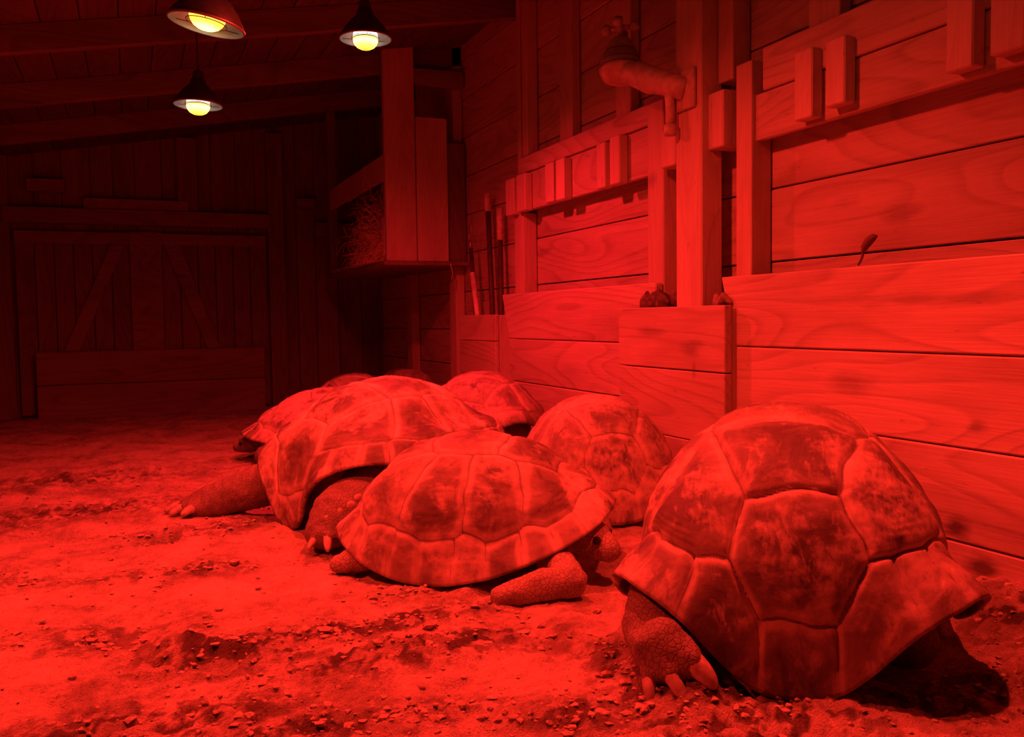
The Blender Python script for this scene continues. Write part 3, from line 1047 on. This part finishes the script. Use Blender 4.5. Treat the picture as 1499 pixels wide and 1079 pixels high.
def body_mesh(chains, voxel, seed):
    """one continuous skin grown over chains of (point, radius or (rx,ry,rz))"""
    bm = bmesh.new()
    for ch in chains:
        for (p, r), (q, s) in zip(ch, ch[1:] if len(ch) > 1 else ch):
            p, q = Vector(p), Vector(q)
            r = Vector(r) if isinstance(r, tuple) else Vector((r, r, r))
            s = Vector(s) if isinstance(s, tuple) else Vector((s, s, s))
            n = max(1, int((p - q).length / (min(min(r), min(s)) * 0.3)) + 1)
            for k in range(n + 1):
                c = p.lerp(q, k / n)
                rd = r.lerp(s, k / n)
                res = bmesh.ops.create_icosphere(bm, subdivisions=2, radius=1)
                for v in res['verts']:
                    v.co = Vector((c.x + v.co.x * rd.x, c.y + v.co.y * rd.y, c.z + v.co.z * rd.z))
                if p == q: break
    m_ = bpy.data.meshes.new('body')
    bm.to_mesh(m_)
    bm.free()
    o = bpy.data.objects.new('body_tmp', m_)
    COL.objects.link(o)
    rm = o.modifiers.new('r', 'REMESH')
    rm.mode = 'VOXEL'
    rm.voxel_size = voxel
    sm = o.modifiers.new('s', 'SMOOTH')
    sm.iterations = 8
    dg = bpy.context.evaluated_depsgraph_get()
    m2 = bpy.data.meshes.new_from_object(o.evaluated_get(dg))
    bpy.data.objects.remove(o)
    bpy.data.meshes.remove(m_)
    n = len(m2.vertices)
    co = np.empty(n * 3, np.float32)
    no = np.empty(n * 3, np.float32)
    m2.vertices.foreach_get('co', co)
    m2.vertices.foreach_get('normal', no)
    co, no = co.reshape(-1, 3).astype(float), no.reshape(-1, 3)
    # folds of loose skin across the limbs, and coarse scales
    rad = np.sqrt(co[:, 0] ** 2 + co[:, 1] ** 2)
    fold = np.sin(rad * 170 + 5 * fbm(co[:, 0] * 7, co[:, 1] * 7, co[:, 2] * 7 + seed, 2))
    d = 0.0015 * fold + 0.004 * fbm(co[:, 0] * 22, co[:, 1] * 22, co[:, 2] * 22 + seed, 3)
    co = co + no * d[:, None]
    m2.vertices.foreach_set('co', co.astype(np.float32).reshape(-1))
    m2.update()
    return m2


def claw_mesh(p, d, ln, r):
    """blunt horn nail: from p along d, curving down"""
    mb = MB()
    p, d = Vector(p), Vector(d).normalized()
    pts, rad = [], []
    for a, f in ((-0.30, 0.35), (-0.24, 0.75), (-0.12, 0.96), (0.05, 1.0), (0.25, 0.97), (0.45, 0.91), (0.62, 0.82), (0.76, 0.70), (0.87, 0.54), (0.95, 0.34), (0.99, 0.12)):
        pts.append(p + d * ln * a + Vector((0, 0, -1)) * ln * 0.25 * max(a, 0) ** 2)
        rad.append(r * f)
    mb.tube(pts, rad, 14)
    bmesh.ops.recalc_face_normals(mb.bm, faces=mb.bm.faces)
    m_ = bpy.data.meshes.new('claw')
    mb.bm.to_mesh(m_)
    mb.bm.free()
    return m_


def tortoise(label, loc, heading, L, W, H, zr, flare, mat, legs, head=None, tail=True, pitch=0.0, roll=0.0, dz=0.0, res=(90, 240), seed=1,
             bulge=0.012, groove=0.006, claws=(), voxel=0.013, skin='skin', apex=0.0, eps=0.86, pads=()):
    t = empty('giant_tortoise', (loc[0], loc[1], 0), R(90 - heading))
    tag(t, label, 'tortoise', 'giant tortoises resting on the sand')
    sm = shell_mesh(L, W, H, zr, flare, res[0], res[1], seed, bulge, groove, apex=apex, eps=eps)
    sh = link('shell', sm, mat, t)
    sh.location = (0, 0, dz)
    sh.rotation_euler = (R(roll), R(-pitch), 0)
    so = sh.modifiers.new('thickness', 'SOLIDIFY')
    so.thickness = 0.016
    so.offset = -1
    torso = [[((-0.06 * L, 0, dz + 0.42 * H), (0.40 * L, 0.385 * W, 0.30 * H)), ((0.05 * L, 0, dz + 0.42 * H), (0.38 * L, 0.385 * W, 0.29 * H))]]
    chains = torso + [list(c) for c in legs]
    if head:
        chains.append(list(head['chain']))
    if tail:
        chains.append([((-0.36 * L, 0, 0.13), 0.05), ((-0.45 * L, 0.0, 0.06), 0.025)])
    for (p, d, ln, r) in claws:                                   # each nail sits in the end of a stubby toe
        pv, dv = Vector(p), Vector(d).normalized()
        chains.append([(tuple(pv - dv * 0.075), 1.9 * r), (tuple(pv - dv * 0.020), 1.45 * r), (tuple(pv + dv * 0.006), 1.22 * r)])
    bmh = body_mesh(chains, voxel, seed)
    body = link('body', bmh, M[skin], t)
    pm = MB()
    pm.ball((0, 0, 0), 1, 3)
    for v in pm.bm.verts:
        c = v.co
        c.x = math.copysign(abs(c.x) ** 0.8, c.x) * 0.37 * L
        c.y = math.copysign(abs(c.y) ** 0.8, c.y) * 0.33 * W
        c.z = dz + 0.16 * H + c.z * 0.05
    m_ = bpy.data.meshes.new('plastron')
    pm.bm.to_mesh(m_)
    pm.bm.free()
    link('plastron', m_, M['plastron'], t)
    for (p, d, ln, r) in claws:
        link('claw', claw_mesh(p, d, ln, r), M['claw'], body)
    if pads:
        mb = MB()
        for (p, r) in pads:
            mb.ball((p[0] + 0.003, p[1] + 0.014, p[2]), r, 3)
        m_ = bpy.data.meshes.new('knee_scales')
        mb.bm.to_mesh(m_)
        mb.bm.free()
        link('knee_scales', m_, M['claw'], body)
    if head and head.get('eyes'):
        for p in head['eyes']:
            mb = MB()
            mb.ball(p, head.get('eye_r', 0.011), 2)
            m_ = bpy.data.meshes.new('eye')
            mb.bm.to_mesh(m_)
            mb.bm.free()
            link('eye', m_, M['eye'], body)
    return t


def std_legs(L, W, H, k=1.0):
    out = []
    for sx in (1, -1):
        for sy in (1, -1):
            out.append([((0.25 * L * sx, 0.25 * W * sy, 0.30 * H), 0.17 * W * k), ((0.36 * L * sx, 0.40 * W * sy, 0.18 * H), 0.13 * W * k), ((0.41 * L * sx, 0.42 * W * sy, 0.06), 0.11 * W * k)])
    return out


def std_head(L, H, z=0.12, turn=0.0, reach=0.55):
    x = reach * L
    return {'chain': [((0.30 * L, 0, 0.30 * H), 0.10), ((0.45 * L, turn * 0.5, z + 0.02), 0.065), ((x, turn, z), (0.075, 0.055, 0.05)), ((x + 0.05, turn, z - 0.012), (0.045, 0.042, 0.036))],
            'eyes': [(x + 0.035, turn + 0.046, z + 0.015), (x + 0.035, turn - 0.046, z + 0.015)]}


DK, MD, DU = (0.13, 0.095, 0.075), (0.34, 0.27, 0.21), (0.64, 0.54, 0.43)
S1 = shell_mat('dark scuffed horn', (0.10, 0.075, 0.058), (0.28, 0.22, 0.17), (0.56, 0.46, 0.37), 0.46, 1, 0.6)
S2 = shell_mat('dusty horn', (0.12, 0.09, 0.07), (0.30, 0.235, 0.18), (0.56, 0.465, 0.37), 0.43, 2, 0.6)
S3 = shell_mat('worn brown horn', (0.12, 0.09, 0.07), (0.28, 0.22, 0.17), (0.58, 0.48, 0.38), 0.46, 3, 0.7)
S4 = shell_mat('dull brown horn', DK, MD, (0.52, 0.43, 0.34), 0.44, 4, 0.6)
S6 = shell_mat('mottled dusty horn', (0.13, 0.10, 0.075), (0.30, 0.235, 0.18), (0.58, 0.48, 0.38), 0.50, 6, 0.5)

# nearest animal, hind end towards the viewer
L_, W_, H_ = 1.10, 0.775, 0.585
legs = [
    [((-0.22, 0.22, 0.20), 0.12), ((-0.35, 0.30, 0.15), 0.09), ((-0.45, 0.315, 0.11), 0.078), ((-0.53, 0.285, 0.08), (0.072, 0.078, 0.065)), ((-0.565, 0.25, 0.055), (0.058, 0.072, 0.052))],
    [((-0.12, -0.18, 0.20), 0.11), ((-0.16, -0.26, 0.10), 0.09), ((-0.18, -0.28, 0.03), 0.08)],
    [((0.25, 0.20, 0.20), 0.11), ((0.38, 0.30, 0.12), 0.09), ((0.44, 0.32, 0.05), 0.08)],
    [((0.25, -0.20, 0.20), 0.11), ((0.36, -0.27, 0.12), 0.09), ((0.40, -0.30, 0.05), 0.08)],
]
tortoise('giant tortoise nearest the viewer, big domed dark shell seen from behind beside the kick boards', (1.64, 1.93), 38, L_, W_, H_,
         [(0, 0.24), (40, 0.20), (75, 0.06), (105, 0.06), (130, 0.19), (148, 0.15), (163, 0.03), (172, 0.0), (180, 0.0)],
         [(0, 0.05), (40, 0.07), (75, 0.03), (105, 0.03), (128, 0.11), (145, 0.09), (165, 0.01), (180, 0.0)],
         S1, legs, std_head(L_, H_, reach=0.50), res=(130, 380), seed=4, bulge=0.020, groove=0.008, voxel=0.010,
         claws=[((-0.595, 0.222, 0.092), (-0.40, -0.75, -0.40), 0.072, 0.026), ((-0.612, 0.268, 0.068), (-0.5, -0.6, -0.55), 0.070, 0.018), ((-0.605, 0.31, 0.05), (-0.75, -0.1, -0.5), 0.05, 0.016)])

# smaller animal in front, right side towards the viewer
L_, W_, H_ = 0.84, 0.64, 0.445
legs = [
    [((0.22, -0.10, 0.15), 0.08), ((0.30, -0.24, 0.08), 0.055), ((0.365, -0.355, 0.05), (0.05, 0.048, 0.052)), ((0.29, -0.39, 0.045), (0.055, 0.045, 0.052)), ((0.21, -0.425, 0.03), (0.05, 0.042, 0.040)), ((0.165, -0.44, 0.02), (0.038, 0.036, 0.030))],
    [((0.24, 0.17, 0.17), 0.08), ((0.33, 0.28, 0.10), 0.07), ((0.38, 0.30, 0.05), 0.06)],
    [((-0.18, -0.13, 0.14), 0.08), ((-0.28, -0.17, 0.08), 0.06), ((-0.37, -0.19, 0.045), (0.06, 0.05, 0.045)), ((-0.44, -0.20, 0.03), (0.03, 0.04, 0.03))],
    [((-0.18, 0.13, 0.16), 0.08), ((-0.24, 0.18, 0.10), 0.065), ((-0.27, 0.19, 0.04), 0.06)],
]
hd = {'chain': [((0.22, 0, 0.16), 0.09), ((0.32, -0.06, 0.13), 0.075), ((0.385, -0.13, 0.130), (0.080, 0.074, 0.070)), ((0.435, -0.158, 0.115), (0.058, 0.056, 0.050)), ((0.467, -0.175, 0.097), (0.040, 0.042, 0.036))],
      'eyes': [(0.428, -0.203, 0.138), (0.456, -0.108, 0.143)], 'eye_r': 0.014}
tortoise('smaller dusty tortoise in front, side-on and facing right towards the nearest shell', (1.09, 2.85), 124, L_, W_, H_,
         [(0, 0.20), (18, 0.185), (35, 0.145), (55, 0.085), (75, 0.025), (95, 0.0), (115, 0.005), (140, 0.05), (165, 0.095), (180, 0.09)],
         [(0, 0.05), (30, 0.065), (60, 0.06), (85, 0.025), (110, 0.015), (145, 0.04), (165, 0.075), (180, 0.085)],
         S2, legs, hd, res=(110, 320), seed=9, bulge=0.009, groove=0.0035, voxel=0.009, skin='skinpale')

# big animal at left, right hind quarter towards the viewer
L_, W_, H_ = 1.00, 0.84, 0.585
legs = [
    [((-0.28, 0.22, 0.20), 0.12), ((-0.46, 0.40, 0.11), 0.095), ((-0.58, 0.52, 0.06), 0.08), ((-0.62, 0.56, 0.04), (0.095, 0.095, 0.058))],
    [((-0.12, -0.24, 0.20), 0.14), ((-0.32, -0.28, 0.15), 0.125), ((-0.47, -0.33, 0.115), 0.108), ((-0.54, -0.355, 0.06), (0.088, 0.088, 0.07))],
    [((0.25, 0.22, 0.22), 0.12), ((0.38, 0.32, 0.12), 0.10), ((0.44, 0.35, 0.05), 0.09)],
    [((0.22, -0.18, 0.22), 0.11), ((0.28, -0.20, 0.12), 0.09), ((0.31, -0.21, 0.05), 0.085)],
]
tortoise('large tortoise at left with arched shell rim, both hind feet spread on the sand', (1.035, 3.79), 70, L_, W_, H_,
         [(0, 0.30), (40, 0.28), (90, 0.27), (135, 0.27), (152, 0.22), (163, 0.12), (169, 0.02), (180, 0.0)],
         [(0, 0.03), (60, 0.035), (100, 0.035), (135, 0.05), (155, 0.06), (168, 0.02), (180, 0.0)],
         S3, legs, std_head(L_, H_, reach=0.50), res=(110, 340), seed=12, bulge=0.012, groove=0.005, voxel=0.011,
         claws=[((-0.685, 0.50, 0.045), (-1, -0.25, -.1), 0.06, 0.019), ((-0.70, 0.555, 0.045), (-1, 0.0, -.1), 0.065, 0.019), ((-0.695, 0.61, 0.045), (-0.9, 0.3, -.1), 0.065, 0.018), ((-0.66, 0.645, 0.04), (-0.6, 0.7, -.1), 0.06, 0.017),
                ((-0.580, -0.420, 0.060), (-0.45, -0.7, -0.6), 0.055, 0.017), ((-0.612, -0.38, 0.05), (-0.8, -0.4, -0.4), 0.045, 0.014)],
         pads=[((-0.48, -0.430, 0.155), (0.022, 0.010, 0.020)), ((-0.515, -0.422, 0.14), (0.020, 0.010, 0.017)), ((-0.565, -0.404, 0.12), (0.017, 0.012, 0.014)), ((-0.44, -0.422, 0.18), (0.020, 0.010, 0.016))])

# behind the front one
tortoise('round dusty shell of a tortoise between the front tortoise and the boxed post', (1.85, 3.41), 15, 0.82, 0.66, 0.50,
         [(0, 0.15), (40, 0.13), (90, 0.04), (140, 0.12), (165, 0.03), (180, 0.02)], [(0, 0.03), (40, 0.04), (90, 0.01), (140, 0.05), (180, 0.0)],
         S6, std_legs(0.82, 0.60, 0.5, 0.85), std_head(0.82, 0.5, reach=0.5), res=(80, 220), seed=15, bulge=0.008, groove=0.004)
# far one by the long panel
tortoise('dark-shelled tortoise behind the large left one, close to the long low wall panel', (1.80, 4.64), 36, 0.88, 0.72, 0.54,
         [(0, 0.2), (40, 0.2), (90, 0.18), (135, 0.29), (155, 0.26), (168, 0.10), (180, 0.05)], [(0, 0.04), (40, 0.04), (90, 0.02), (140, 0.06), (180, 0.01)],
         S4, std_legs(0.88, 0.62, 0.5, 0.8), std_head(0.88, 0.5, reach=0.5), res=(80, 220), seed=18, bulge=0.014, groove=0.005)
# left, behind the big one
tortoise('tortoise peeking out behind the large left one, with its low front end at the left', (1.16, 5.50), 285, 0.98, 0.72, 0.43,
         [(0, 0.14), (40, 0.12), (90, 0.05), (140, 0.1), (180, 0.05)], [(0, 0.08), (40, 0.07), (90, 0.02), (140, 0.05), (180, 0.03)],
         S3, std_legs(0.98, 0.7, 0.42, 0.8), std_head(0.98, 0.42, z=0.09, reach=0.55), res=(70, 200), seed=22, bulge=0.008, groove=0.004)
tortoise('far tortoise whose shell top just shows above the large left one', (1.47, 6.34), 10, 0.78, 0.66, 0.46,
         [(0, 0.15), (40, 0.12), (90, 0.05), (140, 0.1), (180, 0.05)], [(0, 0.04), (40, 0.05), (90, 0.02), (140, 0.05), (180, 0.03)],
         S4, std_legs(0.80, 0.62, 0.45, 0.8), std_head(0.80, 0.45, reach=0.5), res=(60, 180), seed=25, bulge=0.008, groove=0.004, voxel=0.02)
tortoise('farthest tortoise, dim shell in the shadow under the hay rack', (2.08, 7.10), 3, 0.80, 0.60, 0.44,
         [(0, 0.15), (40, 0.12), (90, 0.05), (140, 0.1), (180, 0.05)], [(0, 0.04), (40, 0.05), (90, 0.02), (140, 0.05), (180, 0.03)],
         S4, std_legs(0.85, 0.55, 0.45, 0.8), std_head(0.85, 0.45, reach=0.5), res=(60, 180), seed=28, bulge=0.008, groove=0.004, voxel=0.02)
